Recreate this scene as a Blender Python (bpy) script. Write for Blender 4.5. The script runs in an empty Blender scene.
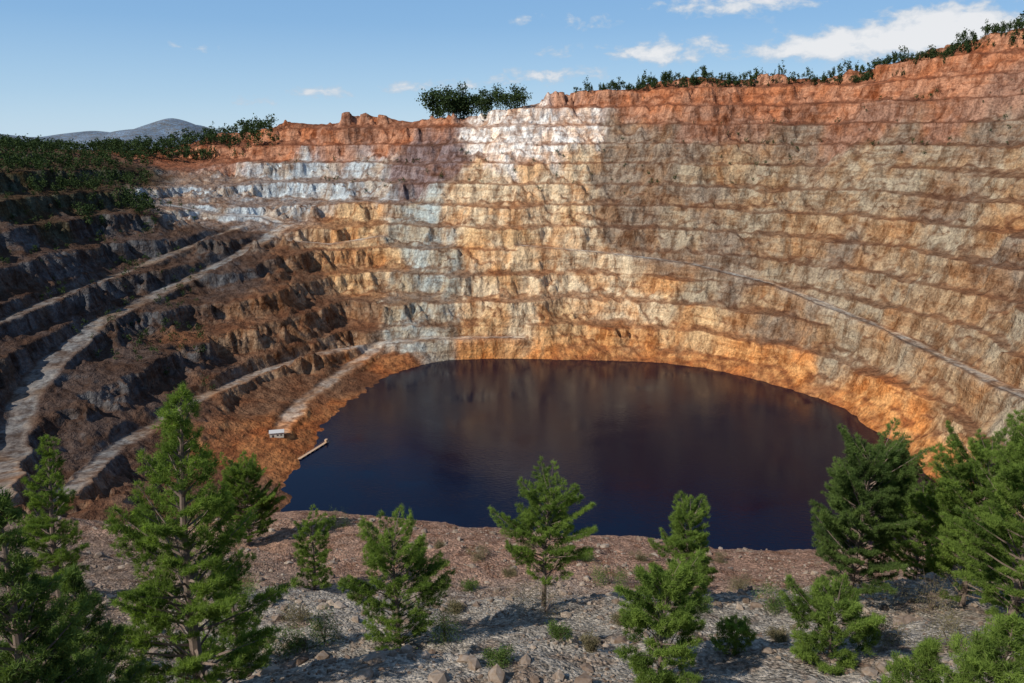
import bpy, math, numpy as np, time
from mathutils import Vector
T0=time.time()
sc=bpy.context.scene
sc.view_settings.view_transform='Standard'; sc.view_settings.look='None'; sc.view_settings.exposure=0
F=796.4; PT=math.radians(14.2); CP,SP=math.cos(PT),math.sin(PT); CZ=200.0
def ray(px,py):
    u=(px-512)/F; v=(341.5-py)/F
    return np.array([u,CP+v*SP,-SP+v*CP])
def P(px,py,t):
    d=ray(px,py)*t; return (d[0],d[1],d[2]+CZ)
def PZ(px,py,z):
    d=ray(px,py); t=(z-CZ)/d[2]; return (d[0]*t,d[1]*t,z)
def sm(x,a,b):
    t=np.clip((x-a)/(b-a),0,1); return t*t*(3-2*t)
# ------------------------------------------------ noise
rs=np.random.RandomState(11)
PERM=np.tile(rs.permutation(256),2).astype(np.int32)
ANG=rs.rand(256)*2*np.pi; GX=np.cos(ANG).astype(np.float32); GY=np.sin(ANG).astype(np.float32)
def pn(x,y,s=0):
    x=np.asarray(x,dtype=np.float64)+s*17.31; y=np.asarray(y,dtype=np.float64)-s*9.77
    xi=np.floor(x); yi=np.floor(y); xf=(x-xi).astype(np.float32); yf=(y-yi).astype(np.float32)
    xi=xi.astype(np.int64)&255; yi=yi.astype(np.int64)&255
    u=xf*xf*xf*(xf*(xf*6-15)+10); v=yf*yf*yf*(yf*(yf*6-15)+10)
    def g(ix,iy,dx,dy):
        h=PERM[PERM[(xi+ix)&255]+((yi+iy)&255)]&255
        return GX[h]*dx+GY[h]*dy
    a=g(0,0,xf,yf); b=g(1,0,xf-1,yf); c=g(0,1,xf,yf-1); d=g(1,1,xf-1,yf-1)
    return 1.5*((a*(1-u)+b*u)*(1-v)+(c*(1-u)+d*u)*v)
# ------------------------------------------------ surveyed points of the smooth pit shell
C=[]
for px,py in [(285,490),(296,468),(322,432),(345,405),(370,388),(400,372),(440,361),(512,358),(600,360),(660,363),(705,368),(770,383),(850,411),(900,445),(926,472),(938,490)]:
    C.append(PZ(px,py,0))
C+=[(-105,370,0),(-70,325,0),(50,290,0),(190,320,0),(238,370,0)]
C+=[(50,540,-30),(50,430,-30),(-40,480,-25),(150,520,-28),(50,640,-22),(60,350,-20),(150,420,-25),(-60,580,-18)]
cols={512:[(335,757),(300,788),(240,826),(200,854),(160,884),(120,915)],
600:[(330,770),(260,820),(180,880),(120,915)],
700:[(330,745),(260,785),(180,840),(120,870)],
800:[(340,690),(260,740),(180,800),(120,850)],
900:[(400,568),(300,640),(200,712),(120,765)],
1024:[(480,415),(400,470),(300,545),(200,622),(120,690)],
1150:[(400,390),(300,460),(200,535),(100,620)],
430:[(337,750),(300,790),(240,850),(200,885),(160,925)],
350:[(350,734),(300,800),(240,860),(200,920),(150,980)],
280:[(380,650),(300,720),(260,800),(200,930),(165,1000)],
200:[(395,579),(340,650),(290,720),(245,790),(215,870),(190,930),(160,1050)],
100:[(440,470),(380,540),(320,616),(280,670),(240,730),(200,800),(170,900),(150,1050)],
0:[(470,410),(400,480),(340,530),(300,565),(260,600),(220,650),(180,730),(150,850)],
-120:[(470,360),(400,410),(300,480),(220,560),(160,680)]}
for px,l in cols.items():
    for py,t in l: C.append(P(px,py,t))
rim=[(430,121,975),(470,120,960),(512,110,930),(560,103,935),(600,96,935),(650,85,925),(700,81,905),(750,82,898),(800,82,890),(860,76,850),(900,66,815),(960,49,775),(1024,36,740),(1150,12,680),(350,120,1010),(280,126,1060),(230,136,1120),(180,146,1160)]
for px,py,t in rim:
    p=P(px,py,t); C.append(p)
    q=P(px,py,t+70); C.append((q[0],q[1],p[2]-6)); q=P(px,py,t+260); C.append((q[0],q[1],p[2]-50))
C+=[PZ(270,432,9),PZ(150,480,14),PZ(60,490,30),(-190,330,40),(-300,300,80),(-400,300,140),(-520,300,175),(-200,200,105),(-300,180,150),(-420,100,190)]
C+=[(285,340,45),(335,300,95),(420,330,160),(500,450,200),(300,200,150),(420,150,190),(200,240,75),(180,170,118)]
for px,py,t in [(512,533,120),(300,514,140),(400,522,132),(620,541,118),(740,555,115),(900,556,105),(1024,530,110),(100,545,110),(0,520,115),(200,525,135),
    (512,600,72),(300,600,72),(700,600,70),(900,600,66),(1024,610,58),(100,620,58),(0,620,58),
    (512,645,52),(300,660,50),(700,650,50),(900,650,47),(1024,660,42),(0,690,42),(512,700,38),(250,720,37),(780,700,38),(1024,710,33)]:
    C.append(P(px,py,t))
C+=[(0,190,78),(-100,190,78),(100,190,76),(0,250,26),(-100,270,30),(110,260,28),(0,16,181.5),(-40,16,181),(40,16,181.5),
    (0,0,197.2),(-60,0,196),(60,0,197),(0,-60,203),(-150,-40,203),(150,-40,203),(-150,40,190),(150,40,190),(-120,20,191),(120,20,191),(0,-400,205),(-500,-200,205),(500,-200,205)]
C=np.array(C)
c2=18.0**2
def phi(d2): return np.sqrt(d2+c2)
X=C[:,:2]; n=len(C)
D2=((X[:,None]-X[None])**2).sum(-1)
A=np.zeros((n+3,n+3)); A[:n,:n]=phi(D2)
Pm=np.c_[np.ones(n),X/500]; A[:n,n:]=Pm; A[n:,:n]=Pm.T
A[:n,:n]+=-0.6*np.eye(n)
sol=np.linalg.solve(A,np.r_[C[:,2],0,0,0])
GS=4.0; gx=np.arange(-1200,1201,GS); gy=np.arange(-500,1701,GS)
MX,MY=np.meshgrid(gx,gy)
H=sol[n]+sol[n+1]*MX/500+sol[n+2]*MY/500
for i in range(n): H+=sol[i]*phi((MX-C[i,0])**2+(MY-C[i,1])**2)
K=H.copy()
for _ in range(3):
    K[1:-1,1:-1]=(K[1:-1,1:-1]*4+K[:-2,1:-1]+K[2:,1:-1]+K[1:-1,:-2]+K[1:-1,2:])/8
w=sm(MY,120,200); H=H*(1-w)+K*w
ddy,ddx=np.gradient(K,GS); G=np.sqrt(ddx**2+ddy**2)
for _ in range(12):
    G[1:-1,1:-1]=(G[1:-1,1:-1]*2+G[:-2,1:-1]+G[2:,1:-1]+G[1:-1,:-2]+G[1:-1,2:])/6
def samp(Z,x,y):
    fx=np.clip((x-gx[0])/GS,0,len(gx)-1.001); fy=np.clip((y-gy[0])/GS,0,len(gy)-1.001)
    ix=fx.astype(int); iy=fy.astype(int); fx=fx-ix; fy=fy-iy
    return (Z[iy,ix]*(1-fx)+Z[iy,ix+1]*fx)*(1-fy)+(Z[iy+1,ix]*(1-fx)+Z[iy+1,ix+1]*fx)*fy
def march(px,py,hf,t0=12,t1=1700,nn=2600):
    d=ray(px,py); t=np.geomspace(t0,t1,nn)
    x=d[0]*t; y=d[1]*t; z=CZ+d[2]*t
    b=hf(x,y)>z
    if not b.any(): return None
    i=int(np.argmax(b)); return np.array([x[i],y[i],z[i]]),t[i]
H0f=lambda x,y: samp(H,x,y)
# ------------------------------------------------ haul roads (world polylines)
roads=[]
def road(pts,w,zoff=0):
    L=[]
    for px,py in pts:
        r=march(px,py,H0f,t0=200)
        if r is not None: L.append(r[0]+np.array([0,0,zoff]))
    L=np.array(L)
    roads.append((L,w)); return L
road([(1100,425),(1024,396),(950,360),(870,322),(770,283),(690,263),(600,252),(520,245)],4.5)
road([(-20,520),(10,455),(22,400),(50,362),(100,322),(160,292),(220,265),(262,240),(285,225)],8.0)
road([(285,225),(262,216),(215,214),(170,205)],6)
road([(60,500),(110,450),(200,398),(260,372),(325,352),(380,343),(435,338),(520,337)],5.5)
road([(278,432),(300,402),(340,374),(375,350)],6)
road([(285,240),(330,244),(380,236)],5)
road([(-20,330),(50,300),(110,278),(180,250),(240,226)],4.5)
def roadblend(x,y,z):
    m=np.zeros(x.shape)
    for L,w in roads:
        bb=(x>L[:,0].min()-25)&(x<L[:,0].max()+25)&(y>L[:,1].min()-25)&(y<L[:,1].max()+25)
        if not bb.any(): continue
        xs=x[bb]; ys=y[bb]; be=np.full(xs.shape,1e9); zz=np.zeros(xs.shape)
        for a,b in zip(L[:-1],L[1:]):
            ab=b[:2]-a[:2]; l2=(ab**2).sum()+1e-6
            s=np.clip(((xs-a[0])*ab[0]+(ys-a[1])*ab[1])/l2,0,1)
            d=np.hypot(xs-a[0]-s*ab[0],ys-a[1]-s*ab[1])
            k=d<be; be=np.where(k,d,be); zz=np.where(k,a[2]+s*(b[2]-a[2]),zz)
        be=be+3.0*pn(xs/30,ys/30,31)+1.2*pn(xs/7,ys/7,32)
        zb=z[bb]; wgt=1-sm(be,w,w+5)
        z[bb]=zb*(1-wgt)+(zz+.3*pn(xs/4,ys/4,33))*wgt
        mm=m[bb]; m[bb]=np.maximum(mm,1-sm(be,w-3,w+3.0))
    return z,m
MT=[(170,118,6000,420),(195,124,6300,350),(140,128,5800,500),(95,131,7000,700),(40,134,7500,800),(-20,132,7500,900),(215,131,6100,380),(260,136,6500,700)]
def height(x,y,full=False):
    x=np.asarray(x,float); y=np.asarray(y,float)
    h0=samp(H,x,y); g=samp(G,x,y)
    r=np.hypot(x,y)
    far=sm(y,135,200)
    lo=0.22+0.78*sm(h0,0,22)
    lo=lo*(0.25+0.75*sm(g,.1,.45))
    nz=(6.5*pn(x/95,y/95,1)+5.0*pn(x/38,y/38,2)+3.6*pn(x/17,y/17,3)+2.3*pn(x/8,y/8,4)+1.3*pn(x/4,y/4,5))*lo
    nz+=lo*4.2*(0.35-np.abs(pn(x/24,y/24,6)))+lo*2.8*(0.3-np.abs(pn(x/11,y/11,7)))
    H1=h0+nz*far
    S=21.0
    a=np.clip(0.40*g*(1+0.7*pn(x/55,y/55,8)),0.12,0.55)
    q=(H1+8+3.5*pn(x/170,y/170,10))/S; k=np.floor(q); f=q-k
    ff=np.clip(f/a,0,1)
    face=0.9*(0.3*ff**2+0.7*ff)
    tal=np.clip(0.14+0.24*pn(x/20,y/20,19),0,.4)
    tf=1-np.clip((1-f)/(.45*(1-a)),0,1)
    Fv=np.where(f>a,0.9+0.1*(f-a)/(1-a)+tal*tf**1.3,face+tal*np.clip(1-ff/.8,0,1))
    zt=S*(k+Fv-0.42*(1-a))-8
    amt=sm(h0,5,16)*np.clip(0.95+0.6*pn(x/60,y/60,9),0.5,1)*(0.1+.9*sm(g,.15,.5))
    zp=H1*(1-amt)+zt*amt
    zp+=0.5*pn(x/5,y/5,12)+0.9*pn(x/11,y/11,13)
    nn_=1.1*pn(x/22,y/22,14)+0.6*pn(x/7,y/7,15)+0.26*pn(x/2.6,y/2.6,16)+0.12*pn(x/1.1,y/1.1,17)
    h1n=h0+nn_; S2=9.0; q=(h1n+3.5)/S2; k=np.floor(q); f=q-k
    Fn=np.where(f<0.36,f/0.36*0.75,0.75+0.25*(f-0.36)/0.64)
    zn=S2*(k+Fn-0.2)-3.5; zn=h1n*0.45+zn*0.55+0.25*(.3-np.abs(pn(x/1.7,y/1.7,18)))
    zn=np.where(r<30,np.minimum(zn,h0+.5),zn)
    z=zn*(1-far)+zp*far
    shape=z.shape; z=np.atleast_1d(z).copy(); xx=np.atleast_1d(x); yy=np.atleast_1d(y)
    z,m=roadblend(xx,yy,z)
    rc=np.hypot(xx-0,yy-450)
    wf=sm(rc,820,1150)
    zf=118+14*pn(xx/900,yy/900,20)+5*pn(xx/200,yy/200,21)
    for px,py,t,wd in MT:
        p=P(px,py,t); hgt=p[2]-118
        d=np.hypot(xx-p[0],yy-p[1])/wd
        zf=np.maximum(zf,118+hgt*np.exp(-d**1.6*0.9)+wf*8*pn(xx/260,yy/260,22)*(d<3))
    z=z*(1-wf)+zf*wf
    if full: return z,m,h0,g
    return z.reshape(shape)
# ------------------------------------------------ mesh helpers
def mk(name,V,Fc,mats,mi=None,smooth=False,col=None,attrs=None,parent=None):
    me=bpy.data.meshes.new(name); V=np.asarray(V,dtype=np.float32); Fc=np.asarray(Fc,dtype=np.int32)
    k=Fc.shape[1]; nf=len(Fc)
    me.vertices.add(len(V)); me.vertices.foreach_set('co',V.ravel())
    me.loops.add(nf*k); me.loops.foreach_set('vertex_index',Fc.ravel())
    me.polygons.add(nf); me.polygons.foreach_set('loop_start',np.arange(0,nf*k,k,dtype=np.int32))
    if mi is not None: me.polygons.foreach_set('material_index',np.asarray(mi,dtype=np.int32))
    me.polygons.foreach_set('use_smooth',np.full(nf,smooth,dtype=bool))
    if col is not None:
        a=me.attributes.new('Col','FLOAT_COLOR','POINT'); a.data.foreach_set('color',np.asarray(col,dtype=np.float32).ravel())
    if attrs:
        for kx,v in attrs.items():
            a=me.attributes.new(kx,'FLOAT','POINT'); a.data.foreach_set('value',np.asarray(v,dtype=np.float32))
    for m in mats: me.materials.append(m)
    me.update(calc_edges=True)
    ob=bpy.data.objects.new(name,me); sc.collection.objects.link(ob)
    if parent: ob.parent=parent
    return ob
class NT:
    def __init__(s,name):
        s.m=bpy.data.materials.new(name); s.m.use_nodes=True; s.t=s.m.node_tree; s.t.nodes.clear()
        s.out=s.t.nodes.new('ShaderNodeOutputMaterial')
    def n(s,ty,**kw):
        nd=s.t.nodes.new(ty)
        for k,v in kw.items(): setattr(nd,k,v)
        return nd
    def l(s,a,b): s.t.links.new(a,b)
    def math(s,op,a,b=None,clamp=False):
        nd=s.n('ShaderNodeMath',operation=op,use_clamp=clamp)
        for i,v in enumerate((a,b)):
            if v is None: continue
            if isinstance(v,(int,float)): nd.inputs[i].default_value=v
            else: s.l(v,nd.inputs[i])
        return nd.outputs[0]
    def mix(s,f,a,b,bt='MIX'):
        nd=s.n('ShaderNodeMix',data_type='RGBA',blend_type=bt)
        for i,v in ((0,f),(6,a),(7,b)):
            if isinstance(v,(int,float)): nd.inputs[i].default_value=v
            elif isinstance(v,tuple): nd.inputs[i].default_value=(*v,1)
            else: s.l(v,nd.inputs[i])
        return nd.outputs[2]
    def noise(s,vec,scale,detail=6,rough=.6,dist=0):
        nd=s.n('ShaderNodeTexNoise'); nd.inputs['Scale'].default_value=scale; nd.inputs['Detail'].default_value=detail
        nd.inputs['Roughness'].default_value=rough; nd.inputs['Distortion'].default_value=dist
        s.l(vec,nd.inputs['Vector']); return nd.outputs['Fac']
    def ramp(s,f,a,b,c0=0.,c1=1.):
        nd=s.n('ShaderNodeMapRange'); nd.inputs[1].default_value=a; nd.inputs[2].default_value=b; nd.inputs[3].default_value=c0; nd.inputs[4].default_value=c1
        s.l(f,nd.inputs[0]); return nd.outputs[0]
def simple(name,col,rough=.7,metal=0,var=.15,sc_=3.):
    t=NT(name); b=t.n('ShaderNodeBsdfPrincipled'); tc=t.n('ShaderNodeTexCoord')
    f=t.noise(tc.outputs['Object'],sc_,3); c=t.mix(f,tuple(x*(1-var) for x in col),tuple(min(1,x*(1+var)) for x in col))
    t.l(c,b.inputs['Base Color']); b.inputs['Roughness'].default_value=rough; b.inputs['Metallic'].default_value=metal
    t.l(b.outputs[0],t.out.inputs[0]); return t.m
# ------------------------------------------------ terrain materials
def rock_far():
    t=NT('pit_rock'); tc=t.n('ShaderNodeTexCoord'); ob=tc.outputs['Object']
    at=t.n('ShaderNodeAttribute',attribute_name='Col'); rd=t.n('ShaderNodeAttribute',attribute_name='road')
    geo=t.n('ShaderNodeNewGeometry'); sx=t.n('ShaderNodeSeparateXYZ'); t.l(geo.outputs['Normal'],sx.inputs[0]); nzv=sx.outputs[2]
    mp=t.n('ShaderNodeMapping'); mp.inputs['Scale'].default_value=(1,1,.25); t.l(ob,mp.inputs[0])
    mp2=t.n('ShaderNodeMapping'); mp2.inputs['Scale'].default_value=(.25,.25,1.6); mp2.inputs['Rotation'].default_value=(.12,.18,0); t.l(ob,mp2.inputs[0])
    n1=t.noise(mp.outputs[0],.12,4,.7,.3); n2=t.noise(ob,.03,3,.65,.4); n3=t.noise(ob,.5,3,.7); n4=t.noise(mp2.outputs[0],.10,2,.65)
    c=t.mix(t.ramp(n2,.46,.60,0,.85),at.outputs['Color'],t.mix(1.,at.outputs['Color'],(.98,.75,.57),'MULTIPLY'))
    c=t.mix(t.ramp(n2,.46,.36,0,.7),c,t.mix(1.,c,(1.12,1.17,1.2),'MULTIPLY'))
    c=t.mix(t.ramp(n1,.47,.60,0,.9),c,t.mix(1.,c,(1.45,1.46,1.42),'MULTIPLY'))
    c=t.mix(t.ramp(n1,.49,.36,0,.9),c,t.mix(1.,c,(.55,.43,.36),'MULTIPLY'))
    c=t.mix(t.ramp(n4,.52,.60,0,.6),c,t.mix(1.,c,(.64,.50,.42),'MULTIPLY'))
    c=t.mix(t.ramp(n3,.38,.64,0,.85),t.mix(1.,c,(.70,.68,.68),'MULTIPLY'),t.mix(1.,c,(1.26,1.24,1.22),'MULTIPLY'))
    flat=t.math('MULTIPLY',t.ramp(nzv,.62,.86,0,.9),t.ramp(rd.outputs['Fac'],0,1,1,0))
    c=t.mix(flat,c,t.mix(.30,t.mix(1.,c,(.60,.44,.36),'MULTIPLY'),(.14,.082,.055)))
    bs=t.n('ShaderNodeBsdfDiffuse'); t.l(c,bs.inputs['Color'])
    hgt=t.math('ADD',t.math('MULTIPLY',t.noise(ob,.25,4,.7),5.),t.math('MULTIPLY',n1,3.))
    farh=t.math('MULTIPLY',hgt,t.ramp(rd.outputs['Fac'],0,1,1,.15))
    bp=t.n('ShaderNodeBump'); bp.inputs['Strength'].default_value=.8; bp.inputs['Distance'].default_value=1.0; t.l(farh,bp.inputs['Height']); t.l(bp.outputs[0],bs.inputs['Normal'])
    t.l(bs.outputs[0],t.out.inputs[0]); return t.m
def rock_near():
    t=NT('gravel_slope'); tc=t.n('ShaderNodeTexCoord'); ob=tc.outputs['Object']
    at=t.n('ShaderNodeAttribute',attribute_name='Col')
    n1=t.noise(ob,.35,4,.7,.3); n3=t.noise(ob,2.0,4,.7)
    c=at.outputs['Color']
    c=t.mix(t.ramp(n1,.47,.62,0,.8),c,t.mix(1.,c,(1.3,1.28,1.25),'MULTIPLY'))
    c=t.mix(t.ramp(n1,.49,.36,0,.8),c,t.mix(1.,c,(.66,.52,.44),'MULTIPLY'))
    c=t.mix(t.ramp(n3,.35,.65),t.mix(1.,c,(.72,.70,.68),'MULTIPLY'),t.mix(1.,c,(1.2,1.2,1.2),'MULTIPLY'))
    vor=t.n('ShaderNodeTexVoronoi'); vor.inputs['Scale'].default_value=5.; t.l(ob,vor.inputs['Vector'])
    hs=t.n('ShaderNodeSeparateColor'); t.l(vor.outputs['Color'],hs.inputs[0])
    pc=t.n('ShaderNodeVectorMath',operation='SCALE'); t.l(c,pc.inputs[0]); t.l(t.ramp(hs.outputs[0],0,1,.5,1.5),pc.inputs['Scale'])
    bs=t.n('ShaderNodeBsdfDiffuse'); t.l(pc.outputs[0],bs.inputs['Color'])
    nearh=t.math('ADD',t.math('MULTIPLY',n3,.5),t.math('MULTIPLY',vor.outputs['Distance'],-.16))
    bp=t.n('ShaderNodeBump'); bp.inputs['Strength'].default_value=.85; bp.inputs['Distance'].default_value=1.0; t.l(nearh,bp.inputs['Height']); t.l(bp.outputs[0],bs.inputs['Normal'])
    t.l(bs.outputs[0],t.out.inputs[0]); return t.m
M_far=rock_far(); M_near=rock_near()
# ------------------------------------------------ terrain
th=np.radians(np.concatenate([np.arange(-180,-46,3.),np.arange(-46,46,0.09),np.arange(46,180,3.)]))
R=[3.,5,7,9,11,13]
while R[-1]<15000:
    r=R[-1]
    if r<160: d=.42
    elif r<330: d=2.5
    elif r<1180: d=1.45
    elif r<1500: d=8
    elif r<5000: d=r*.05
    elif r<8500: d=110
    else: d=r*.1
    R.append(r+d)
R=np.array(R)
TH,RR=np.meshgrid(th,R)
x=(np.sin(TH)*RR).ravel(); y=(np.cos(TH)*RR).ravel()
z,rm,h0,g=height(x,y,True)
nR,nT=len(R),len(th)
ii=np.arange(nR-1)[:,None]*nT; jj=np.arange(nT)[None]; j2=(jj+1)%nT
faces=np.stack([ii+jj,ii+nT+jj,ii+nT+j2,ii+j2],-1).reshape(-1,4)[:,::-1]
CR=(.58,.445,.285);OR=(.52,.335,.17);BR=(.225,.17,.122);B2=(.30,.238,.162);RU=(.39,.185,.105);GRY=(.42,.45,.45);WH=(.76,.70,.62)
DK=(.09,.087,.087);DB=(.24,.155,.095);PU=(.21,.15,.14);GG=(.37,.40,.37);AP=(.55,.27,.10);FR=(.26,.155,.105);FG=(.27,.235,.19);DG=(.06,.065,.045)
cp=[]
def cc(col,*pts):
    for px,py in pts:
        r=march(px,py,H0f,t0=20)
        if r is not None: cp.append((*r[0],*col))
cc(RU,(300,132),(380,125),(440,128),(600,103),(640,101),(720,92),(800,92),(900,80),(1000,62),(660,112),(760,102),(850,98),(960,84),(250,150),(330,145),(200,160),(390,140),(230,160),(290,150),(570,108))
cc((.27,.145,.095),(720,122),(800,118),(880,118),(950,120),(1010,93),(700,134),(350,135),(850,132))
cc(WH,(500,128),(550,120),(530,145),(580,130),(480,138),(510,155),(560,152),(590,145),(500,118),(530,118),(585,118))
cc(PU,(440,170),(420,185),(450,155),(405,165),(430,150))
cc(GRY,(200,190),(260,188),(320,182),(370,180),(370,162),(300,205),(230,178),(180,205),(340,200),(280,175),(220,195),(240,205),(310,165),(280,195),(390,190),(190,212),(215,205))
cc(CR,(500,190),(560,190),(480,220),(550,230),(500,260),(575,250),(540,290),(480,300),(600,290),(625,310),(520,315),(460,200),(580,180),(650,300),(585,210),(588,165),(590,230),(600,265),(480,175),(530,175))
cc(OR,(520,240),(570,220),(500,280),(380,290),(350,280),(385,258),(660,290),(690,335),(365,225),(620,330),(560,325),(350,225),(470,245),(480,325))
cc(GG,(430,225),(425,270),(435,310),(420,330),(425,250),(435,290),(430,210),(415,300),(440,345))
cc((.33,.32,.26),(440,260),(448,335),(405,315),(402,285),(408,240),(450,290))
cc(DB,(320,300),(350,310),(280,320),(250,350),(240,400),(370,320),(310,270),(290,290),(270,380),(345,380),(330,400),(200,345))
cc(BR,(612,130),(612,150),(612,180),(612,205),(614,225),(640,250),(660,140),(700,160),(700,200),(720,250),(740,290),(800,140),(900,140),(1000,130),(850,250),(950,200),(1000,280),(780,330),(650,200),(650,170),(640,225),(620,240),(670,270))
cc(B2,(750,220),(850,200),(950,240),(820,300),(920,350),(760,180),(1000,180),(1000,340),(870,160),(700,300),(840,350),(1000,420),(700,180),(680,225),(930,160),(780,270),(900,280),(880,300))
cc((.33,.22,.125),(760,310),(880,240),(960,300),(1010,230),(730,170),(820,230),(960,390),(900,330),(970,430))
cc(AP,(480,352),(560,354),(600,354),(700,362),(780,379),(850,406),(925,462),(400,370),(345,404),(322,430),(300,452),(905,440),(650,357),(740,369),(880,425))
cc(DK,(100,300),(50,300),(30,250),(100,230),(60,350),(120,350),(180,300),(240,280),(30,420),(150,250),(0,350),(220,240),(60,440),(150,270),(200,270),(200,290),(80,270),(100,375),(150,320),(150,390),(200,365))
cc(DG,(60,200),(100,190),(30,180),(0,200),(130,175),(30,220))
cc(FR,(500,560),(600,555),(400,540),(700,570),(800,565),(300,530),(340,570),(900,560),(450,575),(700,550),(600,575))
cc(FG,(500,610),(600,610),(400,610),(350,600),(400,670),(300,670),(550,665),(700,640),(800,640),(900,640),(1000,650),(640,590))
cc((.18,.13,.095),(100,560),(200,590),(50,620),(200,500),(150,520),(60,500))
cp=np.array(cp)
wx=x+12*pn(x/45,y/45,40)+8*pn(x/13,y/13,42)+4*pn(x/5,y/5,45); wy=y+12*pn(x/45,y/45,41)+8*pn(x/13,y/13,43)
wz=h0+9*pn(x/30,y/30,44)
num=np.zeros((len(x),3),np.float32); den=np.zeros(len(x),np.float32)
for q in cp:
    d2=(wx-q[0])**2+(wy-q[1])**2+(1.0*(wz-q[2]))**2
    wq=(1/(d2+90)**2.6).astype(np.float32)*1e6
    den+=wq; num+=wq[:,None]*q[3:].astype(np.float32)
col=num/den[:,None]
rc=np.hypot(x,y)
RDc=np.array([.25,.23,.205]); dark=col.mean(1,keepdims=True)
rcol=RDc*(.58+.5*np.clip(dark/.3,0,1))
rmk=rm*(.75+.35*pn(x/9,y/9,60))
col=col*(1-.85*rmk[:,None])+rcol*.85*rmk[:,None]
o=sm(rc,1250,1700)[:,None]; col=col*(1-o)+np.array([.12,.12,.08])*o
o=sm(rc,2300,4600)[:,None]; col=col*(1-o)+np.array([.135,.185,.245])*(1+.35*pn(x/160,y/160,50))[:,None]*o  # bluish aerial haze painted into the colour of the distant hills
rm=np.maximum(rm,sm(rc,2000,3000))
col4=np.c_[np.clip(col,0.01,.8),np.ones(len(x))]
fmi=np.repeat((R[:-1]<175).astype(int),nT)
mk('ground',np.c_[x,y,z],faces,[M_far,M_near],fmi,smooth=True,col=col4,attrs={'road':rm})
# ------------------------------------------------ water
t=NT('mine_water'); b=t.n('ShaderNodeBsdfPrincipled'); tc=t.n('ShaderNodeTexCoord')
b.inputs['Base Color'].default_value=(.0012,.002,.011,1); b.inputs['Roughness'].default_value=.05; b.inputs['IOR'].default_value=1.22
mpw=t.n('ShaderNodeMapping'); mpw.inputs['Scale'].default_value=(1,1.6,1); t.l(tc.outputs['Object'],mpw.inputs[0])
nn1=t.noise(mpw.outputs[0],.35,3,.6); nn2=t.noise(mpw.outputs[0],.02,3,.5)
bp=t.n('ShaderNodeBump'); bp.inputs['Distance'].default_value=.35; t.l(t.ramp(nn2,.3,.7,.1,.5),bp.inputs['Strength']); t.l(nn1,bp.inputs['Height']); t.l(bp.outputs[0],b.inputs['Normal'])
t.l(b.outputs[0],t.out.inputs[0])
a=np.linspace(0,2*np.pi,97)[:-1]
V=[(45,505,0)]+[(45+260*math.cos(q),505+270*math.sin(q),0) for q in a]
Fw=[(0,i+1,(i+1)%96+1) for i in range(96)]
mk('water',V,Fw,[t.m])
# ------------------------------------------------ vegetation
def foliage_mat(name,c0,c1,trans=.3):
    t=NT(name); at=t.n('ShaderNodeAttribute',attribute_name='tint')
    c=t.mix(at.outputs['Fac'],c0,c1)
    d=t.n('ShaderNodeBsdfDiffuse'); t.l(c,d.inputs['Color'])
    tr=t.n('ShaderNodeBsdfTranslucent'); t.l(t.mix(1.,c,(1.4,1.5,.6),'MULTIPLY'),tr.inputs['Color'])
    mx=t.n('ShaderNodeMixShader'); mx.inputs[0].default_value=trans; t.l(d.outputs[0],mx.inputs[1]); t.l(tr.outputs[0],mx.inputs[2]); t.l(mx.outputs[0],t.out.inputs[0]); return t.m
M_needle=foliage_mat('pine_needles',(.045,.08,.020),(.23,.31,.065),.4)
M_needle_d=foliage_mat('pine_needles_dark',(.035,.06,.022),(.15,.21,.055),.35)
M_dist=foliage_mat('distant_foliage',(.022,.036,.016),(.06,.085,.03),.12)
M_dry=foliage_mat('dry_scrub',(.09,.075,.045),(.20,.17,.09),.2)
M_bark=simple('pine_bark',(.17,.12,.09),.9,0,.4,6)
def tube(pts,rad,k=5):
    pts=np.array(pts,float); n=len(pts); V=[];Fc=[]
    for i in range(n):
        d=pts[min(i+1,n-1)]-pts[max(i-1,0)]; d/=np.linalg.norm(d)+1e-9
        u=np.cross(d,[0,0,1.]) if abs(d[2])<.95 else np.cross(d,[1.,0,0]); u/=np.linalg.norm(u); v=np.cross(d,u)
        for j in range(k):
            an=2*np.pi*j/k; V.append(pts[i]+rad[i]*(math.cos(an)*u+math.sin(an)*v))
    for i in range(n-1):
        for j in range(k):
            a=i*k+j;b=i*k+(j+1)%k; Fc+=[(a,b,b+k),(a,b+k,a+k)]
    return V,Fc
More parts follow.
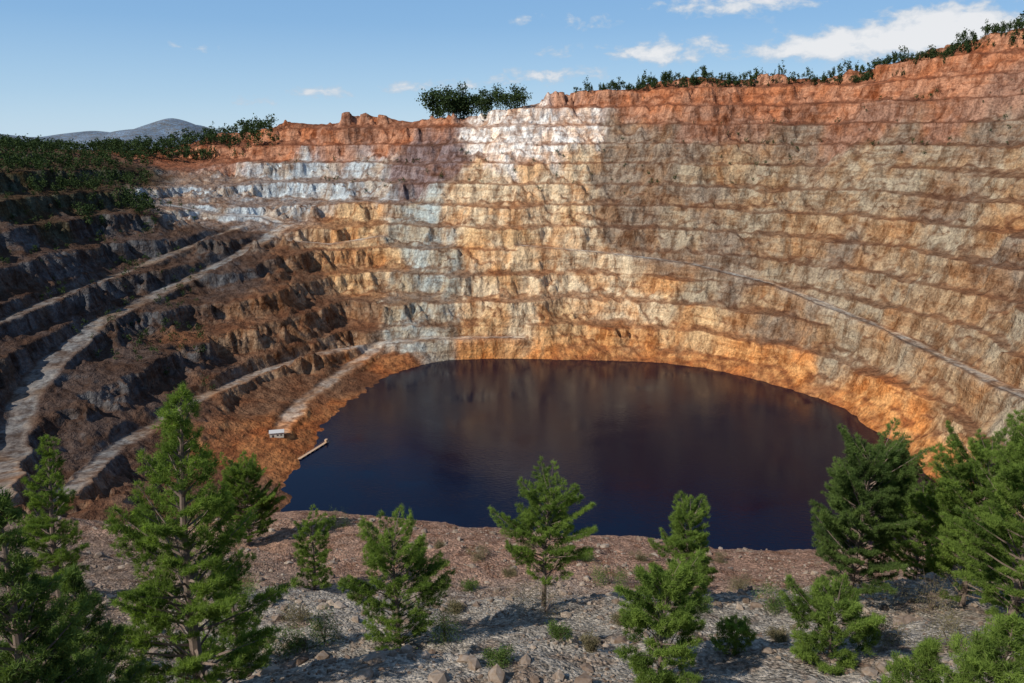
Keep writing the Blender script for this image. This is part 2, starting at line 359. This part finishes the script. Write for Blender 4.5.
def pine(name,x0,y0,h,cr,seed,shape='cone',f0=.12,dens=1.,mat=None,nl=.25,z0=None,gap=.42):
    r=np.random.RandomState(seed); mat=mat or M_needle
    V=[];Fc=[]
    def add(v,f):
        o=len(V); V.extend(v); Fc.extend([(a+o,b+o,c+o) for a,b,c in f])
    lean=r.randn(2)*.03*h
    def trunk(f): return np.array([lean[0]*f*f+.07*math.sin(f*6+seed),lean[1]*f*f+.07*math.cos(f*5+seed),-.4+f*(h+.4)])
    tr=.018*h+.03
    add(*tube([trunk(f) for f in np.linspace(0,1,10)],[tr*(1-f)**.8+.012 for f in np.linspace(0,1,10)],8))
    TO=[];TD=[];TT=[]
    f=f0; lob=r.uniform(0,6.28,3)
    while f<.985:
        if shape=='cone': pr=(1-f)**.68*min(1,.6+(f-f0)*3)
        else:
            mid=f0+.50*(1-f0)
            pr=max(.26,1-((f-mid)/(1.04-mid))**2)**.5 if f>mid else math.sqrt(max(.1,1-((f-mid)/(mid-f0+.12))**2))
        nb=r.randint(4,8) if shape!='cone' else r.randint(4,7); a0=r.rand()*6.28
        for b in range(nb):
            az=a0+b*2*np.pi/nb+r.uniform(-.3,.3)
            L=cr*pr*r.uniform(.5,1.18)*(1+.25*math.sin(2*az+lob[0]+f*5))
            if r.rand()<.14: L*=.45
            e=math.radians(r.uniform(5,32)+ 32*f)
            st=trunk(min(1,f+r.uniform(-.015,.015)))
            hd=np.array([math.cos(az),math.sin(az),0]); sd=np.array([-hd[1],hd[0],0]); cv=r.uniform(.03,.22)/max(L,.5); sw=r.uniform(-.2,.2)
            fn=lambda s: st+hd*s*math.cos(e)+sd*sw*s*s/max(L,.3)+np.array([0,0,s*math.sin(e)+cv*s*s-.1*s])
            ss=np.linspace(0,L,5); add(*tube([fn(s) for s in ss],[max(.008,tr*.30*(1-s/L)*(1-f*.5)+.008) for s in ss],3))
            ntw=max(3,int(L*4.2*dens)); bt=r.uniform(.0,1)
            for k_ in range(ntw):
                q=1-(k_/ntw)*.68 if k_ else 1.0
                s=q*L*r.uniform(.94,1.0); sg=(-1)**k_; tl=(0 if k_==0 else (.15+.5*(L-s))*r.uniform(.6,1.2))
                b0=fn(s); dr=hd*.75+sd*sg*.8+np.array([0,0,.35]); dr/=np.linalg.norm(dr)
                m_=max(2,int(2+tl*6))
                for j in range(m_):
                    p=b0+dr*tl*(1-.7*j/m_)+r.randn(3)*np.array([.05,.05,.06])
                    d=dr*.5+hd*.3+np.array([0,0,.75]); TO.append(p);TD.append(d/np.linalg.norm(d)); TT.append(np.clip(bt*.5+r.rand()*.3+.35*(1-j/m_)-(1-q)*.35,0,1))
        f+=r.uniform(.75,1.3)*gap/h*(1.0 if h>5 else .7)
    for _ in range(6): TO.append(trunk(1)+r.randn(3)*.05); TD.append(np.array([0,0,1.])); TT.append(.8)
    TO=np.array(TO);TD=np.array(TD);TT=np.array(TT); nn=19; N=len(TO)*nn
    o=np.repeat(TO,nn,0)+r.randn(N,3)*.05; d=np.repeat(TD,nn,0)*.7+r.randn(N,3)*.6; d/=np.linalg.norm(d,axis=1,keepdims=True)
    s=np.cross(d,r.randn(N,3)); s/=np.linalg.norm(s,axis=1,keepdims=True)+1e-9
    ln=nl*r.uniform(.65,1.15,(N,1)); wd=.033
    A=o-s*wd*.5;B=o+s*wd*.5;Cc=o+d*ln
    nv=len(V); V=np.array(V); NV=np.stack([A,B,Cc],1).reshape(-1,3)
    NF=(nv+np.arange(N*3)).reshape(-1,3)
    tint=np.r_[np.zeros(nv),np.repeat(np.clip(np.repeat(TT,nn)+r.randn(N)*.08,0,1),3)]
    mi=np.r_[np.zeros(len(Fc)),np.ones(N)]
    ob=mk(name,np.r_[V,NV],np.r_[np.array(Fc),NF],[M_bark,mat],mi,attrs={'tint':tint})
    ob.location=(x0,y0,float(height(np.array([x0]),np.array([y0]))[0]) if z0 is None else z0)
    return ob
def place(px,py,dt=0):
    r=march(px,py,height,t0=14,t1=260,nn=1500); return r[0],r[1]
def pine_at(px,py,top,wpx,seed,**kw):
    p,tt=place(px,py); h=(py-top)*tt/F*.92; cr=wpx*.5*tt/F
    return pine('pine_tree',p[0],p[1],h,cr,seed,**kw)
def pine_t(px,top,t_,wpx,seed,**kw):
    d=ray(px,top)*t_; zt=CZ+d[2]; zg=float(height(np.array([d[0]]),np.array([d[1]]))[0]); h=max(2.,zt-zg)
    return pine('pine_tree',d[0],d[1],h,wpx*.5*t_/F,seed,**kw)
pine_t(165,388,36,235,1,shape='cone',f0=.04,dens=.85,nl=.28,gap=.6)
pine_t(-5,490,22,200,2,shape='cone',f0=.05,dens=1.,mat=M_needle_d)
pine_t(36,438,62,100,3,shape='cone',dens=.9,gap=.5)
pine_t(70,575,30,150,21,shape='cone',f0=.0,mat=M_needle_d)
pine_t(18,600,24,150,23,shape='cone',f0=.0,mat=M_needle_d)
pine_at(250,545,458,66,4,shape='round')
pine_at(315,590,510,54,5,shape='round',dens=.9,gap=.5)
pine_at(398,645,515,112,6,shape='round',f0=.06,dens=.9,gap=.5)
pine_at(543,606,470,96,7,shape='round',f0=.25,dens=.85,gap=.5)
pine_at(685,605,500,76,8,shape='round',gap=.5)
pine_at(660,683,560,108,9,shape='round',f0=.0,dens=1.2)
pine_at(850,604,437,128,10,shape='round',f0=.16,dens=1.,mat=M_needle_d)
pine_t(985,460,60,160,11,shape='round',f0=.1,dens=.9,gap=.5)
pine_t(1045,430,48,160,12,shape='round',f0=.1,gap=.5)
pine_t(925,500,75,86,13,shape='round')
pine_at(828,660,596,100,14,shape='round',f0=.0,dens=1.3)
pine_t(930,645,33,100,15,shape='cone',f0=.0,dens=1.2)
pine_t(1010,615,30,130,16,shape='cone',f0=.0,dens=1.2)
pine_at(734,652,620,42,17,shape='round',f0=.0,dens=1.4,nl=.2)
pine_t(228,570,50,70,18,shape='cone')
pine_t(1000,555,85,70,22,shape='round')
def shrub(name,px,py,wpx,hpx,seed,mat,n=900):
    p,tt=place(px,py); r=np.random.RandomState(seed); w=wpx*.5*tt/F; h=hpx*tt/F
    V=[];Fc=[]
    for i in range(9):
        a=r.rand()*6.28; q=np.array([math.cos(a)*w*.6*r.rand(),math.sin(a)*w*.6*r.rand(),h*r.uniform(.5,.9)])
        v,f=tube([(0,0,-.1),q*.5+np.array([0,0,.05]),q],[.03,.02,.008],3); o=len(V); V+=list(v); Fc+=[(x_+o,y_+o,z_+o) for x_,y_,z_ in f]
    c=r.randn(14,3)*np.array([w*.42,w*.42,h*.2])+np.array([0,0,h*.45]); k=r.randint(0,14,n)
    o=c[k]+r.randn(n,3)*np.array([w*.2,w*.2,h*.17]); o[:,2]=np.abs(o[:,2])
    d=r.randn(n,3)+np.array([0,0,.8]); d/=np.linalg.norm(d,axis=1,keepdims=True); s=np.cross(d,r.randn(n,3)); s/=np.linalg.norm(s,axis=1,keepdims=True)
    ln=r.uniform(.08,.2,(n,1)); NV=np.stack([o-s*.022,o+s*.022,o+d*ln],1).reshape(-1,3); nv=len(V)
    tint=np.r_[np.zeros(nv),np.repeat(np.clip(r.rand(14)[k]*.7+r.rand(n)*.4,0,1),3)]
    ob=mk(name,np.r_[np.array(V),NV],np.r_[np.array(Fc),(nv+np.arange(3*n)).reshape(-1,3)],[M_bark,mat],np.r_[np.zeros(len(Fc)),np.ones(n)],attrs={'tint':tint})
    ob.location=tuple(p); return ob
for i,(px,py,w_,h_) in enumerate([(610,584,36,24),(445,642,44,38),(772,606,36,20),(325,642,34,36),(560,640,26,18),(385,560,30,16),(335,528,30,20),(470,590,18,10),(700,610,22,14),(815,600,24,12),(585,560,16,9),(240,600,40,26),(290,650,40,24),(500,665,30,16)]):
    shrub('shrub',px,py,w_,h_,30+i,M_needle_d,2200)
for i,(px,py,w_,h_) in enumerate([(850,605,130,50),(930,610,80,50),(545,612,70,30),(480,560,24,12),(660,590,30,14),(455,612,22,12),(740,590,30,14),(300,620,40,20),(590,650,24,12),(880,640,60,24),(420,590,20,10),(960,570,60,30),(510,575,16,8),(570,560,14,7),(640,560,16,8),(720,562,18,8),(360,600,20,10),(780,640,26,12),(950,650,60,30),(620,625,20,9),(530,548,14,7),(440,548,14,7)]):
    shrub('dry_shrub',px,py,w_,h_,60+i,M_dry,1700)
def mass(name,XY,hs,seed,mat,nt=90,ar=.34,zc=.55,sz_=.17):
    r=np.random.RandomState(seed); XY=np.array(XY); hs=np.array(hs); n=len(XY); Z=height(XY[:,0],XY[:,1])
    VV=[];TTt=[]
    for k in range(n):
        h=hs[k]; c=r.randn(6,3)*np.array([.13,.13,sz_])+np.array([0,0,zc]); q=r.randint(0,6,nt)
        o=(c[q]+r.randn(nt,3)*np.array([.08,.08,.09]))*h; o[:,:2]*=ar/.3
        d=r.randn(nt,3); d/=np.linalg.norm(d,axis=1,keepdims=True); s=np.cross(d,r.randn(nt,3)); s/=np.linalg.norm(s,axis=1,keepdims=True); w_=.09*h*(90/nt)**.35
        tri=np.stack([o-s*w_*.6,o+s*w_*.6,o+d*w_*1.2],1).reshape(-1,3)
        tk=np.array([[-.02,0,-.05],[.02,0,-.05],[0,0,.6],[0,-.02,-.05],[0,.02,-.05],[0,0,.6]])*h
        VV.append(np.r_[tri,tk]+np.array([XY[k,0],XY[k,1],Z[k]])); TTt.append(np.r_[np.repeat(np.clip(r.rand(6)[q]*.7+r.rand(nt)*.3,0,1),3),np.zeros(6)])
    V=np.concatenate(VV); mk(name,V,np.arange(len(V)).reshape(-1,3),[mat],attrs={'tint':np.concatenate(TTt)})
r=np.random.RandomState(5)
rp=np.array(sorted(rim))
def rimt(px): return np.interp(px,rp[:,0],rp[:,2])
XY=[];hs=[]
for px in np.r_[r.uniform(575,1060,230),r.uniform(600,745,110),r.uniform(820,1030,110)]:
    t_=rimt(px)+r.uniform(-4,20); d=ray(px,80)*t_; XY.append(d[:2]); hs.append(r.uniform(6,13)*(.75+.4*math.sin(px*.11)**2))
for px in np.r_[r.uniform(575,1060,200)]:
    t_=rimt(px)+r.uniform(-8,20); d=ray(px,80)*t_; XY.append(d[:2]); hs.append(r.uniform(3,7))
mass('ridge_tree_row',XY,hs,1,M_dist,90,.24,.56,.2)
XY=[];hs=[]
for i in range(30):
    px=r.uniform(428,472) if i<16 else r.uniform(472,526); t_=rimt(px)+r.uniform(3,30); d=ray(px,110)*t_; XY.append(d[:2]); hs.append(r.uniform(28,42) if i<16 else r.uniform(18,32))
mass('tall_tree_grove',XY,hs,2,M_dist,420,.36,.52)
XY=[];hs=[]
for i in range(380):
    px=r.uniform(100,275); t_=r.uniform(1020,1260); d=ray(px,140)*t_; XY.append(d[:2]); hs.append(r.uniform(9,22))
for i in range(560):
    px=r.uniform(-60,150); t_=r.uniform(740,1080)-max(0,px)*.2+60*(px>100); d=ray(px,170)*t_; XY.append(d[:2]); hs.append(r.uniform(8,18))
mass('hillside_forest',XY,hs,3,M_dist,70)
XY=[];hs=[]
for i in range(260):
    px=r.uniform(-20,200); t_=r.uniform(540,900); d=ray(px,250)*t_; XY.append(d[:2]); hs.append(r.uniform(3,9))
for i in range(170):
    px=r.uniform(280,1024); t_=rimt(px)-r.uniform(5,60); d=ray(px,250)*t_; XY.append(d[:2]); hs.append(r.uniform(2,7))
mass('bench_scrub',XY,hs,4,M_dist,60)
# ------------------------------------------------ rocks
def rocks(name,XY,sz,seed,mat):
    r=np.random.RandomState(seed); ph=(1+5**.5)/2
    I=np.array([(-1,ph,0),(1,ph,0),(-1,-ph,0),(1,-ph,0),(0,-1,ph),(0,1,ph),(0,-1,-ph),(0,1,-ph),(ph,0,-1),(ph,0,1),(-ph,0,-1),(-ph,0,1)])/1.9
    Fi=np.array([(0,11,5),(0,5,1),(0,1,7),(0,7,10),(0,10,11),(1,5,9),(5,11,4),(11,10,2),(10,7,6),(7,1,8),(3,9,4),(3,4,2),(3,2,6),(3,6,8),(3,8,9),(4,9,5),(2,4,11),(6,2,10),(8,6,7),(9,8,1)])
    n=len(XY); Z=height(XY[:,0],XY[:,1])
    V=I[None]*(1+r.uniform(-.3,.3,(n,12,1)))*r.uniform(.6,1.2,(n,1,3))*sz[:,None,None]
    a=r.rand(n)*6.28; ca,sa=np.cos(a)[:,None],np.sin(a)[:,None]
    V=np.stack([V[...,0]*ca-V[...,1]*sa,V[...,0]*sa+V[...,1]*ca,V[...,2]*.75],-1)+np.c_[XY,Z+sz*.12][:,None]
    Fx=(Fi[None]+12*np.arange(n)[:,None,None]).reshape(-1,3)
    mk(name,V.reshape(-1,3),Fx,[mat],attrs={'tint':np.repeat(r.rand(n),12)})
t=NT('loose_rock'); at=t.n('ShaderNodeAttribute',attribute_name='tint'); b=t.n('ShaderNodeBsdfDiffuse')
tc=t.n('ShaderNodeTexCoord'); c=t.mix(at.outputs['Fac'],(.15,.11,.085),(.36,.30,.24)); c=t.mix(t.ramp(t.noise(tc.outputs['Object'],4,3),.3,.7),c,t.mix(1.,c,(.7,.6,.5),'MULTIPLY')); t.l(c,b.inputs['Color']); t.l(b.outputs[0],t.out.inputs[0]); M_lr=t.m
n=26000; tt=r.uniform(22,125,n); u=r.uniform(-.72,.72,n)
XY=np.c_[u*tt,tt*.93]; cl=(pn(XY[:,0]/7,XY[:,1]/7,77)+r.uniform(-.3,.3,n))>-.05; XY=XY[cl]; sz=.05+.12*r.rand(len(XY))**2+.55*r.rand(len(XY))**22
rocks('scree_rocks',XY,sz,8,M_lr)
# ------------------------------------------------ pump house, pontoon
M_wall=simple('painted_render',(.55,.5,.4),.8); M_roof=simple('sheet_roof',(.45,.43,.4),.5); M_dark=simple('dark_opening',(.03,.03,.035),.4); M_wood=simple('pontoon_deck',(.5,.33,.2),.7); M_white=simple('white_steel',(.5,.45,.4),.5); M_rust=simple('rusty_steel',(.3,.12,.06),.8)
def box(name,c,s,mat,parent):
    V=[(c[0]+sx_*s[0]/2,c[1]+sy_*s[1]/2,c[2]+sz_*s[2]/2) for sx_ in(-1,1) for sy_ in(-1,1) for sz_ in(-1,1)]
    return mk(name,V,[(0,1,3,2),(4,6,7,5),(0,4,5,1),(2,3,7,6),(0,2,6,4),(1,5,7,3)],[mat],parent=parent)
p=march(277,436,height,t0=200)[0]
e=bpy.data.objects.new('pump_house',None); sc.collection.objects.link(e); e.location=tuple(p); e.rotation_euler=(0,0,.25)
box('walls',(0,0,1.2),(9,5,3.6),M_wall,e)
mk('roof',[(-4.9,-2.9,2.9),(4.9,-2.9,2.9),(4.9,0,4.4),(-4.9,0,4.4),(-4.9,2.9,2.9),(4.9,2.9,2.9),(-4.9,-2.9,3.1),(4.9,-2.9,3.1),(4.9,0,4.6),(-4.9,0,4.6),(-4.9,2.9,3.1),(4.9,2.9,3.1)],
   [(6,7,8,9),(9,8,11,10),(0,3,2,1),(3,4,5,2),(0,1,7,6),(5,4,10,11),(0,6,9,3),(3,9,10,4),(1,2,8,7),(2,5,11,8)],[M_roof],parent=e)
box('door',(-2.4,-2.52,.6),(1.2,.08,2.2),M_dark,e); box('window',(.6,-2.52,1.4),(1.2,.08,.9),M_dark,e); box('window_right',(2.9,-2.52,1.4),(1.2,.08,.9),M_dark,e)
a=np.array(PZ(299,460,0)); b_=np.array(PZ(328,442,0)); L=np.linalg.norm(b_-a); an=math.atan2(b_[1]-a[1],b_[0]-a[0])
e=bpy.data.objects.new('floating_pontoon',None); sc.collection.objects.link(e); e.location=tuple((a+b_)/2); e.rotation_euler=(0,0,an)
box('deck',(0,0,.75),(L,2.0,.25),M_wood,e)
for k in range(7): box('float',(-L/2+1.5+k*(L-3)/6,0,.3),(1.6,1.7,.6),M_white,e)
for s_ in(-1,1):
    box('rail',(0,s_*.92,1.75),(L,.08,.08),M_rust,e)
    for k in range(9): box('post',(-L/2+.3+k*(L-.6)/8,s_*.92,1.29),(.08,.08,.82),M_rust,e)
box('pump_cabin',(L/2-2,0,1.8),(2.2,1.5,1.8),M_wood,e)
# ------------------------------------------------ world
to_sun=Vector((-.74,-.53,.80)).normalized(); el=math.asin(to_sun.z); az=math.atan2(to_sun.x,to_sun.y)
w=bpy.data.worlds.new('World'); sc.world=w; w.use_nodes=True; nt=w.node_tree; nt.nodes.clear()
class W(NT):
    def __init__(s,t): s.t=t
ww=W(nt); out=ww.n('ShaderNodeOutputWorld')
sky=ww.n('ShaderNodeTexSky',sky_type='NISHITA'); sky.sun_disc=False; sky.sun_elevation=el; sky.sun_rotation=az%(2*math.pi); sky.altitude=200; sky.air_density=1.0; sky.dust_density=.3; sky.ozone_density=1.5
tc=ww.n('ShaderNodeTexCoord'); sp=ww.n('ShaderNodeSeparateXYZ'); ww.l(tc.outputs['Generated'],sp.inputs[0])
gr=ww.n('ShaderNodeValToRGB'); ww.l(sp.outputs[2],gr.inputs[0]); cr=gr.color_ramp
cr.elements[0].position=0; cr.elements[0].color=(4.1,5.8,7.4,1); cr.elements[1].position=.8; cr.elements[1].color=(1.2,2.0,3.8,1)
for pp,cc_ in ((.05,(3.0,4.8,6.8,1)),(.13,(1.8,3.6,6.1,1)),(.25,(1.25,2.9,5.6,1))):
    e_=cr.elements.new(pp); e_.color=cc_
skc=ww.mix(.8,sky.outputs[0],gr.outputs[0])
bg=ww.n('ShaderNodeBackground'); bg.inputs[1].default_value=.122; ww.l(skc,bg.inputs[0])
azn=ww.math('ARCTAN2',sp.outputs[0],sp.outputs[1]); eln=ww.math('ARCSINE',sp.outputs[2])
cb=ww.n('ShaderNodeCombineXYZ'); ww.l(azn,cb.inputs[0]); ww.l(ww.math('MULTIPLY',eln,1.8),cb.inputs[1])
clouds=[(880,42,90,14,1.7),(955,22,48,16,1.8),(815,50,40,7,1.1),(735,3,75,10,1.3),(665,52,55,11,1.4),(540,76,55,8,1.1),(555,50,16,7,1.0),(320,92,40,7,1.1),(245,101,25,5,1.),(185,48,35,6,.6),(430,86,50,7,.9),(560,22,50,8,.7)]
tot=None
for px,py,wx_,wy_,am in clouds:
    d=ray(px,py); a0=math.atan2(d[0],d[1]); e0=math.atan2(d[2],math.hypot(d[0],d[1]))
    A_=ww.math('POWER',ww.math('ABSOLUTE',ww.math('MULTIPLY',ww.math('SUBTRACT',azn,a0),F/wx_)),2.); B_=ww.math('POWER',ww.math('ABSOLUTE',ww.math('MULTIPLY',ww.math('SUBTRACT',eln,e0),F/wy_)),2.)
    g_=ww.math('MULTIPLY',ww.math('EXPONENT',ww.math('MULTIPLY',ww.math('ADD',A_,B_),-1.)),am)
    tot=g_ if tot is None else ww.math('ADD',tot,g_)
cn=ww.noise(cb.outputs[0],32,5,.6,.2)
v=ww.math('ADD',tot,ww.math('MULTIPLY',ww.math('SUBTRACT',cn,.5),3.6))
msk=ww.math('MULTIPLY',ww.ramp(v,.5,1.2),ww.ramp(tot,.06,.35)); msk=ww.math('MINIMUM',msk,1.)
msk=ww.math('MULTIPLY',msk,.92,True)
cbg=ww.n('ShaderNodeBackground'); cbg.inputs[1].default_value=.88; ww.l(ww.mix(ww.ramp(v,.7,1.7),(.58,.68,.80),(.97,.97,.98)),cbg.inputs[0])
mxw=ww.n('ShaderNodeMixShader'); ww.l(msk,mxw.inputs[0]); ww.l(bg.outputs[0],mxw.inputs[1]); ww.l(cbg.outputs[0],mxw.inputs[2]); ww.l(mxw.outputs[0],out.inputs[0])
ld=bpy.data.lights.new('sun','SUN'); ld.energy=4.9; ld.angle=math.radians(.5); ld.color=(1,.96,.90); lo=bpy.data.objects.new('sun',ld); sc.collection.objects.link(lo); lo.rotation_euler=to_sun.to_track_quat('Z','Y').to_euler()
cd=bpy.data.cameras.new('camera'); cd.lens=28; cd.sensor_width=36; cd.clip_end=30000; cd.clip_start=.3
co=bpy.data.objects.new('camera',cd); co.location=(0,0,CZ); co.rotation_euler=(math.pi/2-PT,0,0); sc.collection.objects.link(co); sc.camera=co
print('done',time.time()-T0)
